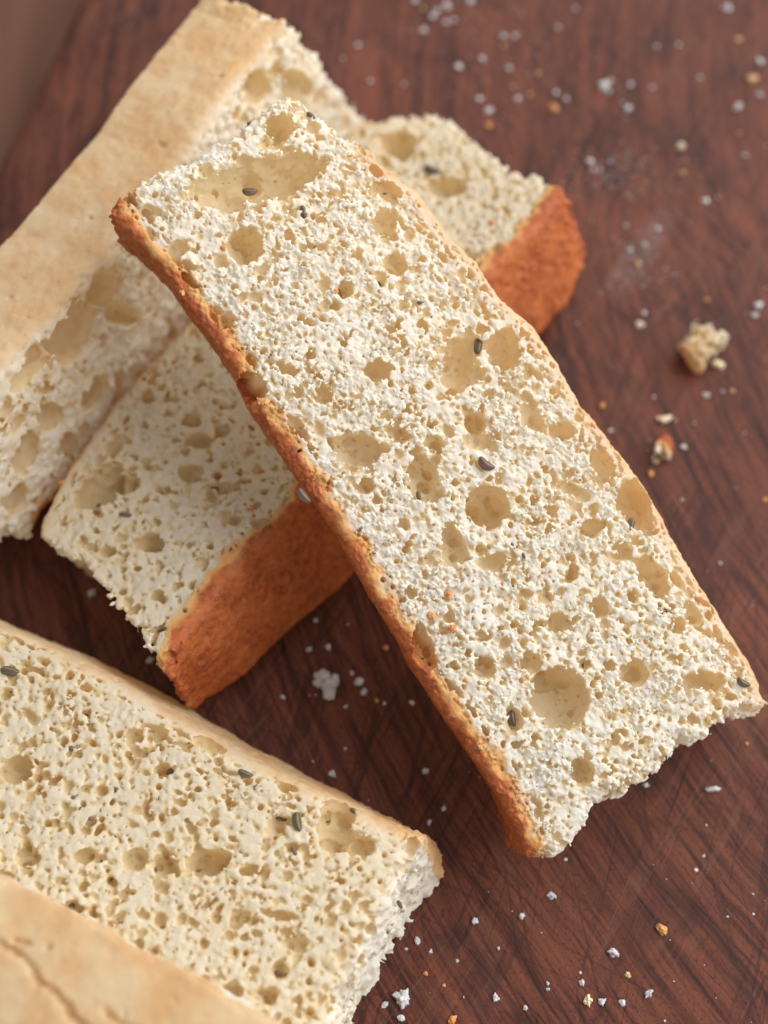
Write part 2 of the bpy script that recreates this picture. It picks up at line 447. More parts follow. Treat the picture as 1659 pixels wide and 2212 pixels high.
            b += f4(min(0.30 * min(rad[:3]), 0.045)) * wob[i0:i1, j0:j1, k0:k1]
            sub = fb[i0:i1, j0:j1, k0:k1]
            np.maximum(sub, b, out=sub)
        hi = hi.astype(np.float32)
        if face == 'crumb':
            bigmask = np.zeros(inside.shape, bool)
            for e in big:
                x, y, rx, ry = e[:4]; ang = math.radians(e[4]) if len(e) > 4 else 0; dep = e[5] if len(e) > 5 else 0.75
                c = s.loc(x, y); k = s.px_cm(x, y)
                # direction of the long axis, measured in the picture
                c2 = s.loc(x + 10 * math.cos(ang), y + 10 * math.sin(ang)) - c
                rx *= k; ry *= k; rm = min(rx, ry)
                if rm > 0.12: bigmask |= np.hypot(X - c[0], Y - c[1]) < 0.9 * rm
                if rx > 1.8 * ry: bigmask |= (np.abs((X - c[0]) * (c2 / np.linalg.norm(c2))[0] + (Y - c[1]) * (c2 / np.linalg.norm(c2))[1]) < 0.85 * rx) & (np.hypot(X - c[0], Y - c[1]) < 0.9 * rx) & (np.abs((X - c[0]) * (c2 / np.linalg.norm(c2))[1] - (Y - c[1]) * (c2 / np.linalg.norm(c2))[0]) < 0.85 * ry)
                carve((c[0], c[1], -0.40 * rm), (rx * 1.08, ry * 1.08, max(rm, 0.10) * (0.60 + dep), math.atan2(c2[1], c2[0])), 0.055)
                for _ in range(4):
                    t, q1 = rng.uniform(0, 6.28), rng.uniform(0.25, 0.75)
                    dx, dy = q1 * rx * math.cos(t), q1 * ry * math.sin(t); ax = c2 / np.linalg.norm(c2)
                    sub = rm * rng.uniform(0.32, 0.6)
                    carve((c[0] + dx * ax[0] - dy * ax[1], c[1] + dx * ax[1] + dy * ax[0], -rm * rng.uniform(0.75, 1.15) * (0.6 + dep)), (sub * rng.uniform(0.8, 1.3), sub, rm * rng.uniform(0.4, 0.9)), 0.04)
            ii, jj = np.nonzero(inside)
            n_b = int(nb * pores)
            pick = rng.integers(0, len(ii), n_b)
            rr = np.clip(0.016 * rng.pareto(1.9, n_b) + 0.017, 0.019, rmax)
            for a, r0 in zip(pick, rr):
                i, j = ii[a], jj[a]
                if bigmask[i, j] and (r0 > 0.05 or rng.random() < 0.75): continue
                dc = min(dist['P'][i, j], dist['B'][i, j])
                if dist['B'][i, j] < 0.24: continue
                if dc < 0.05 + r0 * 0.95: 
                    if dc < 0.07: continue
                    r0 = min(r0, dc * 0.6)
                el = rng.uniform(0.75, 1.3); an = rng.uniform(0, math.pi)
                if dc < 0.5:
                    el = rng.uniform(1.2, 1.9); an = rng.normal(0, 0.3)      # flattened along the crust
                col = np.nonzero(np.maximum(f[i, j], fb[i, j]) < 0)[0]
                w0 = (min(ws[col[-1]], 0.0) if len(col) else 0.0) - r0 * rng.uniform(-0.05, 0.85)
                carve((us[i], vs[j], w0), (r0 * el, r0 / el, r0 * rng.uniform(0.8, 1.4), an), 0.05)
            for a in rng.integers(0, len(ii), int(nb * 0.032)):
                i, j = ii[a], jj[a]
                if min(dist['P'][i, j], dist['B'][i, j]) < 0.25 or (bigmask[i, j] and rng.random() < 0.8): continue
                r0 = rng.uniform(0.028, 0.06)
                col = np.nonzero(np.maximum(f[i, j], fb[i, j]) < 0)[0]
                carve((us[i], vs[j], (min(ws[col[-1]], 0.0) if len(col) else 0.0) - r0), (r0 * rng.uniform(0.8, 1.5), r0, rng.uniform(0.12, 0.32), rng.uniform(0, 3.1)), 0.02)
            # the torn ends
            near = (dist['T'] < 0.12)
            ii, jj = np.nonzero(near)
            if len(ii):
                m = int(200 * T)
                pick = rng.integers(0, len(ii), m)
                for a in pick:
                    if min(dist['P'][ii[a], jj[a]], dist['B'][ii[a], jj[a]]) < 0.12: continue
                    r0 = min(0.03 * rng.pareto(1.8) + 0.03, 0.11)
                    carve((us[ii[a]], vs[jj[a]], rng.uniform(-T, -0.1)), (r0, r0, r0 * 1.2), 0.012)
        # pits in the crust walls and in a crust face
        for key, m in (('B', npit), ('P', npit)):
            ii, jj = np.nonzero((dist[key] < h) & inside)
            if len(ii) == 0: continue
            for a in rng.integers(0, len(ii), m):
                i, j = ii[a], jj[a]; w0 = rng.uniform(-T, -0.05); off = sl[i, j] * w0
                gu = d2[min(i + 1, len(us) - 1), j] - d2[i - 1, j]; gv = d2[i, min(j + 1, len(vs) - 1)] - d2[i, j - 1]
                gl = math.hypot(gu, gv) + 1e-6
                r0 = min(0.022 * rng.pareto(2.0) + 0.022, 0.10)
                carve((us[i] - gu / gl * off, vs[j] - gv / gl * off, w0), (r0 * 0.8, r0 * 0.8, r0 * rng.uniform(0.8, 1.6)), 0.0)
        if face == 'crust':
            ii, jj = np.nonzero(inside)
            for a in rng.integers(0, len(ii), 120):
                r0 = min(0.015 * rng.pareto(2.0) + 0.016, 0.06)
                carve((us[ii[a]], vs[jj[a]], 0.012), (r0 * rng.uniform(0.7, 1.8), r0 * 0.8, r0, rng.uniform(0, 3.1)), 0.0)
        # cracks of a crust
        for g in grooves:
            pts, rad = g[0], g[1] * 1.25
            loc = [s.loc(x, y) for x, y in pts]
            for A, B in zip(loc[:-1], loc[1:]):
                nst = max(2, int(np.linalg.norm(B - A) / (rad * 0.6)))
                for t in np.linspace(0, 1, nst):
                    c = A + (B - A) * t + rng.normal(0, rad * 0.25, 2)
                    rd = rad * rng.uniform(0.6, 1.2)
                    i = int((c[0] - us[0]) / h); j = int((c[1] - vs[0]) / h)
                    if not (0 <= i < len(us) and 0 <= j < len(vs)): continue
                    col = np.nonzero(f[i, j] < 0)[0]
                    if len(col): carve((c[0], c[1], ws[col[-1]]), (rd, rd, rd * 1.9), 0.0)
        pore_film_glow = np.abs(np.maximum(f, fb) - fb); f = np.maximum(f, fb); s.f = f
        pts, quads = surface_net(f, us, vs, ws)
        # vertex tints
        iu = np.clip(np.round((pts[:, 0] - us[0]) / h).astype(int), 0, len(us) - 1)
        iv = np.clip(np.round((pts[:, 1] - vs[0]) / h).astype(int), 0, len(vs) - 1)
        iw = np.clip(np.searchsorted(ws, pts[:, 2]), 0, len(ws) - 1)
        # depth under the crust walls, following the slant
        slv = sl[iu, iv] * pts[:, 2]
        ins = inside[iu, iv]; rB, rP, rT = dist['B'][iu, iv], dist['P'][iu, iv], dist['T'][iu, iv]
        dB = np.where(~ins & (rB < np.minimum(rP, rT) + 1e-6), -rB, rB) - slv
        dP = np.where(~ins & (rP < np.minimum(rB, rT) + 1e-6), -rP, rP) - slv
        jit = 0.06 * noise2(rng, us, vs, 0.16)[iu, iv] + 0.05 * noise2(rng, us, vs, 0.6)[iu, iv]
        brown = np.clip(1 - (dB + 1.3 * jit - 0.075) / brown_w, 0, 1)
        pale = np.clip(1 - (dP + 0.5 * jit - 0.02) / pale_w, 0, 1)
        if face == 'crust':
            pale = np.maximum(pale, np.clip(1 + (pts[:, 2] + 0.25) / 0.25, 0, 1))
        fl = np.clip(1 - pore_film_glow[iu, iv, iw] / (1.3 * h), 0, 1)
        cr = cream * np.clip((np.where(ins, rT, -rT) + 0.06 - 0.05 * jit) / 0.12, 0, 1)
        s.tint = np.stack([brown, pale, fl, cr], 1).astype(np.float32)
        world = (s.P0[None] + pts[:, :1] * s.U[None] + pts[:, 1:2] * s.V[None] + pts[:, 2:] * s.n[None])
        s.world = world
        # the flat underside nobody sees needs no fine mesh: one coarse sheet instead
        low = (pts[:, 2] < -T + 0.03) & (d2[iu, iv] - slv < -0.12)
        quads = quads[~low[quads].all(1)]
        st = max(1, int(0.3 / h)); gi = np.arange(0, len(us), st); gj = np.arange(0, len(vs), st)
        lowd = (d2 + sl * -T)[np.ix_(gi, gj)] < -0.02
        ok = lowd[:-1, :-1] & lowd[1:, :-1] & lowd[:-1, 1:] & lowd[1:, 1:]
        GI, GJ = np.meshgrid(gi, gj, indexing='ij')
        low_pts = np.stack([us[GI.ravel()], vs[GJ.ravel()], np.full(GI.size, -T + 0.004)], 1)
        nn = len(gj); ci, cj = np.nonzero(ok); base = len(pts) + ci * nn + cj
        cover = np.stack([base, base + 1, base + nn + 1, base + nn], 1)
        quads = np.concatenate([quads, cover])
        pts = np.concatenate([pts, low_pts]); fill_t = np.tile(np.array([[0, 0, 0, cream]], np.float32), (len(low_pts), 1))
        s.tint = np.concatenate([s.tint, fill_t]); dB = np.concatenate([dB, np.full(len(low_pts), 9.0)]); dP = np.concatenate([dP, np.full(len(low_pts), 9.0)])
        world = (s.P0[None] + pts[:, :1] * s.U[None] + pts[:, 1:2] * s.V[None] + pts[:, 2:] * s.n[None])
        # split by face: crust walls and crumb are parts of their own
        qc = quads; s.root = None
        if single:
            c = np.array([world[:, 0].mean(), world[:, 1].mean(), world[:, 2].min()])
            me = fast_mesh(name, (world - c) * CM, quads, M_BREAD)
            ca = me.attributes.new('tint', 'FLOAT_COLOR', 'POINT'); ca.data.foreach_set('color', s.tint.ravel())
            s.root = link(name, me); s.root.location = c * CM
            return
        def fm(a): return a[qc].mean(1)
        wallB = fm(dB) < 0.05; wallP = fm(dP) < 0.05
        if face == 'crust': wallP |= fm(pts[:, 2]) > -0.15
        wallP &= ~wallB
        root = bpy.data.objects.new(name, None); COL.objects.link(root)
        root.empty_display_size = 0.01
        base = world[np.argmin(world[:, 2])].copy(); cen = world.mean(0)
        s.base = np.array([cen[0], cen[1], base[2]])
        root.location = s.base * CM
        s.root = root
        for nm, msk in (('bottom_crust', wallB), ('top_crust', wallP), ('crumb', ~(wallB | wallP))):
            if msk.sum() < 20: continue
            fq = qc[msk]; used, inv = np.unique(fq, return_inverse=True)
            me = fast_mesh(nm, (world[used] - s.base) * CM, inv.reshape(fq.shape), M_BREAD)
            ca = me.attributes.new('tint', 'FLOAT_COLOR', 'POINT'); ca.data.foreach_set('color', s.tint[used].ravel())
            link(nm, me, root)
        print('%s: %d quads, grid %s, %.1fs' % (name, len(quads), f.shape, time.time() - T0))
        fb = pore_film_glow = None
    def loc(s, x, y):
        p = at_plane(x, y, s.P0, s.n) - s.P0; return np.array([p @ s.U, p @ s.V])
    def px_cm(s, x, y):
        return np.linalg.norm(at_plane(x + 5, y, s.P0, s.n) - at_plane(x - 5, y, s.P0, s.n)) / 10
    def top_at(s, x, y, rel=0.0):
        """outermost bread along the face normal under picture point"""
        c = s.loc(x, y); i = int((c[0] - s.us[0]) / s.h); j = int((c[1] - s.vs[0]) / s.h)
        i = min(max(i, 0), len(s.us) - 1); j = min(max(j, 0), len(s.vs) - 1)
        k = np.nonzero(s.f[i, j] < 0)[0]
        w = s.ws[k[-1]] if len(k) else 0.0
        return s.P0 + c[0] * s.U + c[1] * s.V + (w + rel) * s.n, w

# ------------------------------------------------------------------ seeds
def seed_mesh(bend, ridges=5):
    nu, nv = 20, 30
    V = []; rd = []; F = []
    for i in range(nu + 1):
        t = i / nu * 2 - 1
        r = 0.44 * math.sqrt(max(1 - abs(t) ** 2.3, 0)) * (1 - 0.12 * t) + 0.004
        for j in range(nv):
            a = 2 * math.pi * j / nv
            rg = 0.5 + 0.5 * math.cos(ridges * a)
            rr = r * (1 + 0.14 * rg ** 3)
            V.append((t, rr * math.cos(a) + bend * (t * t - 0.4), rr * 0.85 * math.sin(a))); rd.append(rg ** 4)
    for i in range(nu):
        for j in range(nv):
            F.append((i * nv + j, i * nv + (j + 1) % nv, (i + 1) * nv + (j + 1) % nv, (i + 1) * nv + j))
    me = fast_mesh('caraway_seed', np.array(V), np.array(F)[:, ::-1], M_SEED)
    at = me.attributes.new('ridge', 'FLOAT', 'POINT'); at.data.foreach_set('value', np.array(rd, np.float32))
    return me
SEEDS = [seed_mesh(0.0), seed_mesh(0.35), seed_mesh(0.18)]
def put_seed(sl, x, y, ang, length, kind=0, sink=0.02, label=None):
    p, w = sl.top_at(x, y)
    k = sl.px_cm(x, y)
    a = math.radians(ang)
    d = at_plane(x + 10 * math.cos(a), y + 10 * math.sin(a), sl.P0, sl.n) - at_plane(x, y, sl.P0, sl.n); d /= np.linalg.norm(d)
    e = np.cross(sl.n, d)
    L = length * k / 2 * 0.88
    o = link('caraway_seed', SEEDS[kind], sl.root)
    p = p + sl.n * max(0.0, -w - 0.10) * 0.6
    p = p + sl.n * (0.24 * L - sink)
    m = Matrix(((d[0], e[0], sl.n[0], 0), (d[1], e[1], sl.n[1], 0), (d[2], e[2], sl.n[2], 0), (0, 0, 0, 1)))
    o.matrix_local = Matrix.Translation(Vector((p - sl.base) * CM)) @ m @ Matrix.Scale(L * CM, 4)
    if label: o['label'] = label
    return o

# ------------------------------------------------------------------ the five pieces of bread
def tagd(seq, t): return [(x, y, t) for x, y in seq]

# front slice, lying across the pile
polyA = tagd([(246, 432), (300, 400), (360, 370), (440, 345), (462, 318), (480, 290), (545, 258), (590, 225), (622, 203), (660, 235), (690, 245), (750, 290)], 'T')
polyA += tagd([(795, 322), (850, 370), (905, 415), (960, 490), (1030, 560), (1085, 640), (1150, 700), (1210, 790), (1265, 880), (1330, 960), (1390, 1040), (1450, 1150), (1520, 1260), (1580, 1360), (1630, 1440)], 'P')
polyA += tagd([(1659, 1520), (1652, 1532), (1620, 1535), (1570, 1545), (1540, 1580), (1505, 1605), (1478, 1600), (1455, 1640), (1400, 1680), (1340, 1712), (1290, 1730), (1262, 1760), (1250, 1800), (1215, 1840)], 'T')
polyA += tagd([(x + 3, y - 2) for x, y in [(1140, 1862), (1080, 1730), (1010, 1630), (950, 1540), (885, 1440), (860, 1390), (800, 1290), (745, 1190), (700, 1120), (650, 1050), (590, 960), (530, 880), (490, 800), (440, 720), (400, 670), (345, 590), (290, 530), (232, 462)]], 'B')
bigA = [(560, 388, 150, 46, -14, 1.0), (490, 420, 46, 40, 0, 0.9), (605, 272, 32, 30, 0, 1.6), (532, 530, 37, 42, 0, 0.8), (385, 535, 26, 18), (830, 480, 28, 28), (838, 412, 32, 20, 30), (855, 570, 25, 25),
        (990, 790, 38, 62, 10, 1.0), (1090, 755, 36, 46, 0, 0.8), (815, 800, 30, 28), (775, 970, 62, 32, 10), (1055, 1094, 46, 44, -20, 1.1), (915, 1030, 30, 50, 0, 1.0), (1028, 915, 22, 24, 0, 1.8), (1030, 950, 26, 18),
        (980, 1180, 26, 48, -10), (1410, 1245, 28, 48, -40), (1300, 1010, 24, 42, -25), (1372, 1088, 36, 50, -20, 1.2), (1280, 1140, 34, 18, -15, 1.4), (1210, 1505, 62, 66, 0, 0.5), (1295, 1312, 22, 22), (540, 835, 34, 34),
        (555, 915, 24, 22), (915, 1400, 22, 48, -20, 1.1), (1145, 1430, 26, 24), (1050, 1440, 26, 24), (1370, 1450, 30, 28), (1520, 1470, 42, 22, 0, 1.5), (1258, 1668, 26, 26), (490, 692, 22, 18), (325, 455, 22, 14),
        (940, 960, 22, 20), (790, 1050, 22, 18), (1075, 1215, 40, 20), (1240, 1060, 42, 14, 25), (620, 800, 30, 14, 35), (860, 935, 26, 18), (1210, 1345, 24, 22), (700, 850, 22, 20), (1010, 745, 36, 24), (1500, 1330, 30, 18, 50),
        (1460, 1350, 22, 18), (1180, 1290, 18, 14), (745, 625, 16, 22, 0, 1.4), (1115, 1555, 14, 22, 0, 1.4), (1390, 1140, 30, 16, 30), (1150, 900, 34, 18, 55), (1215, 930, 24, 20), (1345, 1190, 22, 18, 50)]
A = Slice('bread_slice', 11, [(1645, 1530, 1.75), (1150, 1850, 1.85), (232, 430, 5.7)], polyA, 1.5, 0.0178, big=bigA, nb=5200, rmax=0.11, npit=25, edge_r=0.2, brown_w=0.36, pale_w=0.30, slant={'B': -0.20, 'P': 0.12})
tag(A.root, 'white bread slice lying on top of the others, brown crust along its left edge', 'bread slice', 'bread slices on the board')
for x, y, a, L, k, sk in [(1037, 743, 100, 42, 0, 0.0), (1050, 1003, 35, 46, 1, 0.0), (655, 1072, 50, 46, 2, 0.02), (735, 625, 70, 34, 0, 0.03), (655, 543, 20, 34, 2, 0.04), (655, 458, 80, 34, 0, 0.05), (1370, 1132, 100, 38, 0, 0.0),
                       (1435, 1316, 20, 32, 0, 0.03), (1112, 1552, 80, 40, 2, 0.02), (1605, 1475, 30, 36, 1, 0.02), (675, 245, 40, 30, 0, 0.02), (545, 258, -20, 24, 0, 0.02), (545, 396, 0, 40, 2, 0.03), (1108, 1180, 60, 16, 0, 0.02), (910, 1066, 80, 24, 0, 0.03)]:
    put_seed(A, x, y, a, L, k, sk)

# slice under it, turned the other way
polyB = tagd([(80, 1150), (105, 1090), (140, 1020), (200, 930), (255, 860), (310, 800), (375, 735), (520, 560), (680, 370), (770, 275)], 'P')
polyB += tagd([(790, 258), (830, 262), (885, 250), (925, 238), (985, 260), (1020, 295), (1055, 335), (1100, 370), (1160, 380)], 'T')
polyB += tagd([(1218, 414), (1168, 486), (1074, 568), (900, 770), (640, 1103), (543, 1188), (430, 1326), (370, 1412)], 'B')
polyB += tagd([(368, 1445), (335, 1405), (322, 1375), (290, 1350), (240, 1290), (190, 1230), (140, 1200), (100, 1185)], 'U')
bigB = [(415, 908, 22, 20), (320, 858, 14, 20), (215, 1050, 38, 62, 30, 1.0), (235, 1075, 18, 22, 0, 1.6), (325, 1172, 30, 26), (270, 1045, 30, 24), (430, 950, 26, 20), (860, 310, 40, 34), (640, 1000, 18, 12), (480, 930, 18, 16), (410, 1020, 26, 22),
        (230, 1190, 20, 14), (500, 1120, 18, 14), (340, 1290, 16, 14), (375, 1415, 24, 14), (870, 330, 14, 20, 0, 1.4), (960, 400, 40, 26), (250, 960, 26, 18, -50), (560, 1130, 22, 12), (480, 1050, 20, 16)]
B = Slice('bread_slice', 23, [(80, 1150, 1.85), (370, 1445, 2.2), (1185, 400, 2.2)], polyB, 1.78, 0.028, big=bigB, nb=3200, rmax=0.085, slant={'B': 0.50, 'T': 0.0, 'U': -0.44}, rag=0.5, pad=1.1, edge_r=0.12, npit=90, cream=0.85)
tag(B.root, 'bread slice crossing under the top slice, dark orange brown crust facing the lower right', 'bread slice', 'bread slices on the board')
for x, y, a, L, k, sk in [(932, 367, 15, 44, 2, -0.02), (272, 1112, 10, 34, 0, 0.03), (460, 1045, 20, 24, 0, 0.04), (380, 1090, 60, 20, 0, 0.04), (345, 1355, 0, 22, 0, 0.04), (520, 1160, 40, 18, 0, 0.04), (1010, 500, 30, 24, 0, 0.05)]:
    put_seed(B, x, y, a, L, k, sk)

def flecks(sl, n, box, seed):
    rg = np.random.default_rng(seed); k = 0
    while k < n:
        x, y = rg.uniform(box[0], box[2]), rg.uniform(box[1], box[3])
        c = sl.loc(x, y); i, j = int((c[0] - sl.us[0]) / sl.h), int((c[1] - sl.vs[0]) / sl.h)
        if not (0 <= i < sl.d2.shape[0] and 0 <= j < sl.d2.shape[1]) or sl.d2[i, j] > -0.15: continue
        put_seed(sl, x, y, rg.uniform(0, 180), rg.uniform(9, 18), int(rg.integers(3)), 0.02).name = 'caraway_fleck'; k += 1
flecks(A, 18, (300, 330, 1500, 1700), 5); flecks(B, 6, (120, 800, 560, 1350), 6); flecks(B, 3, (850, 300, 1100, 450), 7)

# piece standing at the back left, pale top crust to the left
polyC = tagd([(-150, 985), (0, 800), (110, 680), (210, 570), (300, 455), (390, 345), (450, 255), (520, 165), (600, 60)], 'P')
polyC += tagd([(612, 40), (640, 60), (665, 110), (710, 160), (750, 215), (790, 255)], 'T')
polyC += tagd([(800, 290), (600, 500), (400, 770), (200, 1000)], 'B') + tagd([(90, 1120), (60, 1165), (30, 1168), (0, 1150)], 'T')
polyC += tagd([(-150, 1260), (-180, 1150)], 'T')
bigC = [(165, 720, 34, 46, 30, 1.2), (225, 622, 34, 26, -30, 1.0), (640, 190, 26, 18), (80, 780, 50, 20, -50, 1.0), (260, 680, 40, 14, 20, 1.2), (110, 900, 26, 20), (60, 980, 24, 30), (200, 850, 30, 18, -50, 1.2), (560, 190, 26, 20), (40, 1080, 20, 24, 0, 1.4), (150, 960, 22, 18)]
C = Slice('bread_slice', 37, [(0, 800, 4.1), (-150, 985, 4.1), (610, 40, 4.1)] if False else [(790, 258, 0.45), (0, 800, 4.1), (610, 40, 4.2)], polyC, 1.75, 0.036, big=bigC, nb=1500, deep=0.06, rag=1.25, edge_r=0.22, cream=0.35, npit=25)
tag(C.root, 'bread slice standing on edge at the back left, smooth pale crust upward', 'bread slice', 'bread slices on the board')

# slice at the lower left
polyD = tagd([(-150, 1275), (0, 1352), (110, 1395), (250, 1470), (380, 1550), (500, 1620), (620, 1680), (740, 1735), (860, 1790)], 'P')
polyD += tagd([(905, 1806), (880, 1840), (850, 1890), (830, 1950), (790, 2010), (760, 2070), (725, 2140), (700, 2212), (670, 2300)], 'T')
polyD += tagd([(500, 2350), (250, 2230), (0, 2110), (-150, 2040)], 'B')
polyD[-1] = (-150, 2040, 'T')
bigD = [(725, 1780, 40, 60, 10, 0.6), (450, 1862, 44, 32, 0, 1.0), (540, 1878, 26, 10, -10, 1.6), (350, 1662, 22, 16, 0, 1.4), (340, 1585, 22, 18), (290, 1590, 20, 16), (620, 1700, 20, 10, 20, 1.6), (35, 1660, 34, 30, 0, 1.0), (355, 1870, 30, 26), (290, 1858, 26, 22),
        (600, 1780, 20, 22), (345, 1985, 14, 14), (605, 2095, 16, 20, 0, 1.3), (500, 2140, 22, 18), (575, 2150, 24, 18), (155, 1960, 22, 14, 0, 1.4), (600, 1975, 34, 10, 10, 1.4), (450, 1610, 34, 18, 25), (780, 1830, 30, 22), (60, 1850, 24, 20), (180, 1850, 22, 18), (510, 1990, 16, 18), (640, 2040, 30, 16)]
D = Slice('bread_slice', 41, [(-80, 1840, 2.25), (-80, 1330, 2.2), (925, 1800, 2.2)], polyD, 2.05, 0.0265, big=bigD, nb=3000, rmax=0.085, slant={'P': 0.33, 'T': 0.12}, rag=0.45, edge_r=0.2, cream=0.8)
tag(D.root, 'bread slice lying flat at the lower left, tan crust along its upper edge', 'bread slice', 'bread slices on the board')
for x, y, a, L, k, sk in [(642, 1776, 80, 50, 2, 0.0), (605, 1762, 20, 32, 0, 0.03), (635, 1840, 60, 26, 0, 0.04), (155, 1722, -40, 44, 2, 0.03), (250, 1702, 20, 30, 0, 0.04), (190, 1765, 20, 26, 0, 0.04), (20, 1448, 10, 50, 0, 0.03), (370, 1660, -20, 34, 0, 0.04),
                       (530, 1672, 20, 40, 2, 0.03), (150, 1615, 20, 30, 0, 0.04), (245, 1800, 70, 22, 0, 0.04), (765, 1745, 30, 26, 0, 0.04), (150, 1955, 80, 30, 0, 0.04), (600, 2100, 40, 24, 0, 0.03), (455, 1690, 0, 20, 0, 0.04), (865, 1935, 60, 24, 0, 0.05)]:
    put_seed(D, x, y, a, L, k, sk)

flecks(D, 34, (0, 1430, 850, 2150), 8)

# piece at the lower left corner, crust up
polyE = tagd([(-200, 1795), (0, 1897), (120, 1953), (220, 2004), (375, 2088), (450, 2130), (565, 2195), (760, 2310)], 'T')
polyE += tagd([(560, 2560), (380, 2620), (-260, 2380)], 'T')
grE = [([(-20, 2030), (0, 2037), (55, 2070), (85, 2120), (130, 2150)], 0.035), ([(130, 2155), (152, 2188), (182, 2225)], 0.05), ([(225, 2190), (260, 2210), (300, 2225)], 0.03), ([(100, 2050), (108, 2042)], 0.035), ([(60, 2040), (30, 2032)], 0.03)]
E_ = Slice('bread_slice', 53, [(0, 2100, 3.9), (0, 1893, 3.95), (565, 2195, 3.95)], polyE, 3.8, 0.034, face='crust', grooves=grE, deep=0.06, fine=0.5, rag=0.45, edge_r=0.06)
tag(E_.root, 'bread slice in the lower left corner standing on edge, cracked pale crust upward', 'bread slice', 'bread slices on the board')

# ------------------------------------------------------------------ loose crumbs
def ico(sub):
    import bmesh
    bm = bmesh.new(); bmesh.ops.create_icosphere(bm, subdivisions=sub, radius=1.0)
    V = np.array([v.co[:] for v in bm.verts]); F = np.array([[v.index for v in f.verts] for f in bm.faces]); bm.free()
    return V, F
ICO3, ICO4 = ico(3), ico(4)
def lump_mesh(seed, base, amp, octs, sq=(1, 1, 0.75)):
    rng = np.random.default_rng(seed); V, F = base; V = V.copy()
    d = np.zeros(len(V))
    for fr, a in octs:
        for _ in range(4):
            k = rng.normal(0, fr, 3); d += a * np.sin(V @ k + rng.uniform(0, 6.3)) * 0.5
    V = V * (1 + amp * d)[:, None] * np.array(sq)
    return V, F
LUMPS = {}
def lump_variants(key, mat, base, amp, octs, count, sq=(1, 1, 0.6)):
    out = []
    for i in range(count):
        V, F = lump_mesh(hash((len(key), i)) % 9999 + i * 7 + len(key) * 131, base, amp, octs, sq)
        out.append(fast_mesh('crumb', V, F, mat))
    LUMPS[key] = out
OC = ((2.2, 0.45), (5, 0.35), (10, 0.28), (19, 0.2))
lump_variants('white', M_WHITE, ICO4, 0.62, OC, 8)
lump_variants('cream', M_CREAM, ICO4, 0.62, OC, 5)
lump_variants('tan', M_TAN, ICO4, 0.62, OC, 5)
lump_variants('orange', M_ORANGE, ICO4, 0.62, OC, 5)
crng = np.random.default_rng(5)
def loose(kind, x, y, size, label, group, asp=1.0, ang=None, on=None):
    """size = width in picture units (1659 wide)"""
    me = LUMPS[kind][crng.integers(len(LUMPS[kind]))]
    o = bpy.data.objects.new('crumb', me); COL.objects.link(o)
    if on is None:
        p = at_z(x, y, 0.0); k = np.linalg.norm(at_z(x + 5, y) - at_z(x - 5, y)) / 10; up = Vector((0, 0, 1))
    else:
        p, w = on.top_at(x, y); k = on.px_cm(x, y); up = Vector(on.n)
    r = size * k / 2 * (0.62 if on is not None or y > 600 else 0.52)
    a = crng.uniform(0, 6.28) if ang is None else -math.radians(ang)
    p = p + np.array(up) * r * 0.45
    o.matrix_world = Matrix.Translation(Vector(p * CM)) @ up.to_track_quat('Z', 'Y').to_matrix().to_4x4() @ Matrix.Rotation(a, 4, 'Z') @ Matrix.Diagonal((r * asp * CM, r / asp * CM, r * CM, 1))
    tag(o, label, 'crumb', group)
    return o

GW = 'small white crumbs scattered on the board'
GO = 'small tan crust crumbs on the board'
MARKS = [(1527, 745, 'large squarish crumb'), (1440, 955, 'ragged crumb with orange crust'), (1240, 500, 'brown crusted end of the lower slice'), (940, 240, 'torn top of the lower slice'), (640, 90, 'far end of the standing slice'),
         (1303, 190, 'white crumb cluster at the upper right'), (1623, 174, 'blocky tan crumb'), (1471, 317, 'lone cream crumb'), (1055, 273, 'orange crumb behind the lower slice'), (1428, 2009, 'lone orange crust flake'), (1326, 2060, 'pointed white crumb'),
         (870, 2158, 'chunky white crumb at the bottom'), (1192, 1936, 'white crumb under the torn end'), (1200, 1850, 'torn lower end of the top slice'), (920, 1820, 'torn end of the lower left slice'), (705, 1478, 'knobbly crumb in the shadow'),
         (600, 1490, 'brown crust of the crossing slice'), (1536, 1705, 'thin white sliver'), (1640, 1500, 'right tip of the top slice'), (940, 30, 'top edge of the board'), (1382, 550, 'flour smear'), (1640, 670, 'right edge beside the squarish crumb')]
ORD = ['nearest', 'second nearest', 'third nearest', 'fourth nearest', 'fifth nearest', 'sixth nearest', 'seventh nearest', 'eighth nearest', 'ninth nearest']
def name_by_place(kind, pts):
    """label each crumb by the landmark beside it and its rank there"""
    slots = {}
    for i, (x, y, _) in enumerate(pts):
        d, mx, my, nm = min((math.hypot(x - mx, y - my), mx, my, nm) for mx, my, nm in MARKS)
        dr = ('right of' if x > mx else 'left of') if abs(x - mx) > abs(y - my) else ('below' if y > my else 'above')
        slots.setdefault((nm, dr), []).append((d, i))
    out = {}
    for (nm, dr), l in slots.items():
        for k, (d, i) in enumerate(sorted(l)):
            out[i] = '%s, %s %s the %s' % (kind, ORD[min(k, 8)], dr, nm)
    return out
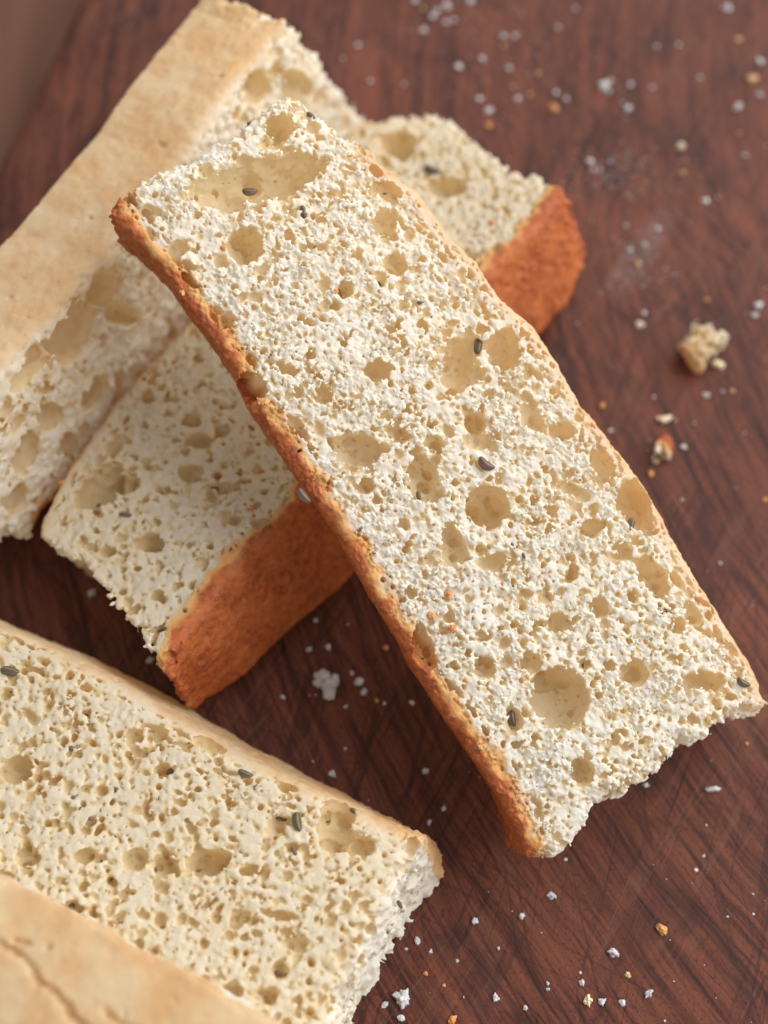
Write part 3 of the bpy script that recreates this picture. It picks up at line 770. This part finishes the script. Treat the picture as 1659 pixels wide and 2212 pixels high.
white = [(897, 2, 20), (964, 13, 22), (944, 24, 19), (933, 36, 18), (964, 49, 17), (980, 44, 14), (915, 66, 20), (772, 99, 14), (740, 127, 10), (800, 176, 14), (873, 182, 11), (989, 145, 22), (1041, 127, 17), (1088, 80, 20), (1112, 79, 15), (1099, 148, 16),
         (1035, 215, 17), (1056, 240, 22), (1118, 214, 19), (1017, 3, 24), (1243, 19, 12), (1205, 60, 14), (1318, 176, 16), (1314, 198, 16), (1361, 184, 18), (1355, 236, 20), (1345, 223, 10), (1223, 214, 15), (1201, 201, 14), (1571, 19, 26), (1641, 135, 24),
         (1594, 232, 26), (1641, 206, 16), (1512, 169, 12), (1608, 336, 14), (1281, 366, 12), (1320, 349, 10), (1297, 368, 11), (1408, 189, 10), (1465, 97, 10), (1418, 101, 10), (1523, 436, 22), (1550, 426, 8), (1419, 494, 17), (1361, 541, 16), (1394, 529, 13),
         (1353, 488, 11), (1637, 661, 24), (1630, 681, 16), (1391, 677, 13), (1380, 701, 17), (1525, 854, 17), (1561, 846, 7), (1412, 858, 7), (1459, 908, 6), (1499, 915, 6), (1476, 967, 16), (1472, 1080, 8), (1555, 1217, 8), (1319, 931, 12),
         (1025, 1990, 19), (1126, 1979, 17), (902, 2033, 18), (877, 2050, 9), (930, 2056, 11), (1077, 2049, 9), (988, 2076, 9), (1070, 2155, 20), (1135, 2177, 14), (1183, 2125, 10), (1184, 2137, 10), (1257, 2123, 18), (831, 2170, 18), (867, 2199, 19),
         (1526, 1783, 6), (1520, 1849, 9), (1503, 1880, 11), (1626, 1931, 6), (1627, 1975, 7), (1571, 1980, 7), (1299, 2164, 20), (1344, 2167, 20), (1402, 2146, 22), (1253, 2101, 8), (1395, 1696, 14),
         (774, 1474, 24), (760, 1455, 12), (787, 1495, 18), (709, 1399, 16), (668, 1403, 15), (682, 1341, 12), (611, 1506, 13), (746, 1527, 10), (746, 1617, 8), (920, 1667, 17), (717, 1671, 20), (889, 1518, 14), (830, 1520, 9), (958, 1748, 14), (927, 1776, 13), (200, 1281, 22), (325, 1428, 22), (1221, 1857, 10)]
lab = name_by_place('tiny white crumb', white)
for i, (x, y, s) in enumerate(white):
    loose('white', x, y, s, lab[i], GW, asp=crng.uniform(0.85, 1.2))
tan = [(915, 20, 15), (1087, 101, 13), (1108, 188, 14), (1145, 205, 13), (1055, 273, 22), (1107, 259, 9), (1163, 160, 13), (1144, 204, 11), (1595, 88, 20), (1596, 290, 12), (1474, 374, 18), (1483, 349, 8), (1656, 316, 11), (1378, 571, 18), (1526, 649, 12), (1410, 486, 6),
       (1301, 878, 17), (1581, 846, 14), (1562, 805, 6), (1406, 1024, 17), (1653, 1081, 14), (920, 2103, 13), (959, 2129, 10), (976, 2205, 22), (1355, 2106, 14), (814, 1513, 13), (833, 1400, 16), (1613, 1607, 9), (1475, 1080, 7)]
lab = name_by_place('tiny tan crust crumb', tan)
for i, (x, y, s) in enumerate(tan):
    loose('tan' if crng.random() < 0.5 else 'orange', x, y, s, lab[i], GO, asp=crng.uniform(0.85, 1.2))
# the ones that stand out
loose('white', 1326, 2060, 27, 'pointed white crumb at the lower right, above a small cream one', None)
loose('cream', 1355, 2106, 15, 'small cream crumb just below the pointed white crumb', None)
loose('cream', 1270, 2160, 27, 'tan crumb beside two small white crumbs near the bottom edge', None)
loose('orange', 1428, 2009, 27, 'orange crust flake alone on the lower right of the board', None, asp=1.35, ang=45)
loose('white', 1536, 1705, 24, 'thin white sliver of crumb lying at the right below the top slice', None, asp=1.55, ang=0)
loose('white', 1192, 1936, 23, 'white crumb straight below the torn end of the top slice', None)
loose('cream', 1471, 317, 27, 'cream crumb standing alone right of the crossed slices', None)
loose('white', 1274, 351, 25, 'round white crumb close to the brown crusted end of the lower slice', None)
loose('white', 1303, 186, 32, 'larger white crumb in a cluster at the upper right', None)
loose('tan', 1623, 174, 32, 'blocky tan crumb at the upper right edge', None)
loose('orange', 1195, 236, 26, 'elongated orange crust crumb above the brown crusted end', None, asp=1.4, ang=60)
loose('cream', 1383, 704, 20, 'half orange crumb to the left of the large square crumb', None)
loose('cream', 1551, 791, 31, 'round cream crumb touching the lower corner of the large square crumb', None)
loose('white', 870, 2158, 46, 'chunky white crumb at the bottom edge below the lower left slice', None)

def cluster(name, pieces, label, mats):
    """an irregular piece of crumb: overlapping lumps fused into one ragged mesh"""
    Vs, Fs, idx = [], [], []; off = 0
    root = None
    lo = np.array([1e9] * 3)
    for i, (x, y, z, s, mi) in enumerate(pieces):
        V, F = lump_mesh(900 + i * 17 + int(x), ICO3, 0.5, OC, (1, 1, 0.8))
        p = at_z(x, y, z); k = np.linalg.norm(at_z(x + 5, y) - at_z(x - 5, y)) / 10
        Vs.append(V * s * k / 2 + p); Fs.append(F + off); idx += [mi] * len(F); off += len(V)
    V = np.concatenate(Vs); F = np.concatenate(Fs)
    c = np.array([V[:, 0].mean(), V[:, 1].mean(), max(0, V[:, 2].min())])
    me = fast_mesh(name, (V - c) * CM, F, mats[0])
    for m in mats[1:]: me.materials.append(m)
    me.polygons.foreach_set('material_index', np.array(idx, np.int32))
    o = link(name, me); o.location = c * CM
    return tag(o, label, 'crumb')
def fill(poly, n, s, zmax, seed, mi):
    rng = np.random.default_rng(seed); out = []
    P = np.array(poly, float); lo, hi = P.min(0), P.max(0)
    while len(out) < n:
        x, y = rng.uniform(lo, hi); c = False
        for i in range(len(P)):
            a, b = P[i], P[(i + 1) % len(P)]
            if (a[1] > y) != (b[1] > y) and x < (b[0] - a[0]) * (y - a[1]) / (b[1] - a[1]) + a[0]: c = not c
        if c: out.append((x, y, rng.uniform(0.05, zmax), s * rng.uniform(0.7, 1.3), mi if rng.random() < 0.8 else 1 - mi))
    return out
q = [(1509, 698), (1525, 704), (1548, 712), (1571, 719), (1569, 734), (1550, 748), (1535, 760), (1527, 778), (1520, 793), (1508, 782), (1497, 764), (1490, 748), (1480, 735), (1496, 722)]
ck = Slice('crumb', 71, [(1480, 735, 0.52), (1522, 790, 0.42), (1571, 719, 0.55)], tagd(q[:8], 'T') + tagd(q[8:12], 'P') + tagd(q[12:], 'T'), 0.48, 0.02, big=[(1535, 742, 10, 8), (1512, 765, 8, 6), (1520, 725, 9, 7)], nb=70, rmax=0.06, fine=0.45, deep=0.04, pad=0.25, rag=0.8, edge_r=0.1, single=True, cream=1.0, pale_w=0.2, npit=0)
tag(ck.root, 'large squarish cream crumb on the board right of the slices', 'crumb')
q = tagd([(1412, 990), (1408, 978), (1416, 962), (1414, 950), (1424, 940)], 'T') + tagd([(1434, 926), (1442, 924), (1450, 938), (1455, 948)], 'B') + tagd([(1463, 936), (1466, 944), (1456, 956), (1466, 966), (1452, 970), (1448, 984), (1440, 984), (1430, 976), (1422, 992)], 'T')
ck = Slice('crumb', 72, [(1412, 985, 0.25), (1450, 980, 0.25), (1445, 925, 0.32)], q, 0.28, 0.02, nb=30, rmax=0.05, fine=0.27, deep=0.03, pad=0.25, rag=0.7, edge_r=0.08, single=True)
tag(ck.root, 'ragged crumb with an orange crust patch beside the top slice', 'crumb')
clu = [(694, 1465, 0.1, 30, 0), (700, 1478, 0.12, 22, 0), (715, 1478, 0.15, 30, 0), (712, 1492, 0.12, 28, 0), (722, 1468, 0.14, 22, 0), (686, 1475, 0.08, 18, 0)]
cluster('crumb', clu, 'knobbly pale crumb in the shadow between the crossing slice and the lower left slice', [M_WHITE, M_CREAM])
clu = [(1424, 906, 0.05, 10, 0), (1434, 907, 0.07, 13, 0), (1441, 905, 0.06, 13, 0), (1447, 902, 0.05, 9, 0)]
cluster('crumb', clu, 'flat cream crumb just above the ragged crumb with orange crust', [M_CREAM, M_WHITE])
clu = [(922, 1850, 0.3, 24, 0), (930, 1862, 0.25, 20, 0), (914, 1862, 0.2, 18, 0)]
cluster('crumb', clu, 'white crumb lump at the torn end of the lower left slice', [M_WHITE, M_CREAM])

# crust flecks lying on the cut faces
GA = 'orange crust flecks on the cut faces'
for x, y, s, w in [(482, 535, 15, 'left of the round hole near its upper end'), (395, 630, 14, 'close to its brown crust, high up'), (724, 628, 15, 'beside a seed in its upper half'), (972, 1282, 15, 'topmost of three below its middle'),
                (932, 1330, 17, 'leftmost of three below its middle'), (976, 1358, 18, 'lowest of three below its middle'), (1008, 1472, 7, 'the tiniest, in its lower half')]:
    loose('orange', x, y, s * 1.3, 'orange fleck on the top slice, ' + w, GA, on=A)
for x, y, s, w in [(470, 1020, 17, 'leftmost of three in the middle'), (550, 1015, 17, 'upper right of three in the middle'), (570, 1030, 20, 'largest of three in the middle'), (545, 1095, 12, 'below the three in the middle'),
                (1062, 483, 14, 'lower of two at its far end'), (1076, 455, 10, 'upper of two at its far end'), (130, 1040, 14, 'at its left edge')]:
    loose('orange', x, y, s * 1.3, 'orange fleck on the crossing slice, ' + w, GA, on=B)
V0, F0 = ico(1)
drng = np.random.default_rng(99); Vs, Fs = [], []; off = 0
while len(Vs) < 420:
    q = drng.random()
    if q < 0.35: x, y = drng.normal(1330, 60), drng.normal(380, 30)
    elif q < 0.5: x, y = drng.normal(1400, 45), drng.normal(560, 60)
    elif q < 0.65: x, y = drng.normal(1100, 120), drng.normal(130, 80)
    else: x, y = drng.uniform(650, 1659), drng.uniform(0, 2212)
    p = at_z(x, y, 0.0); rr = drng.uniform(0.006, 0.018)
    Vs.append(V0 * rr * drng.uniform(0.6, 1.3, 3) + p + np.array([0, 0, rr * 0.4])); Fs.append(F0 + off); off += len(V0)
du = link('flour_dust', fast_mesh('flour_dust', np.concatenate(Vs) * CM, np.concatenate(Fs), M_WHITE))
tag(du, 'fine pale flour dust sprinkled over the dark board', None, None, 'stuff')
print('script %.1fs' % (time.time() - T0))
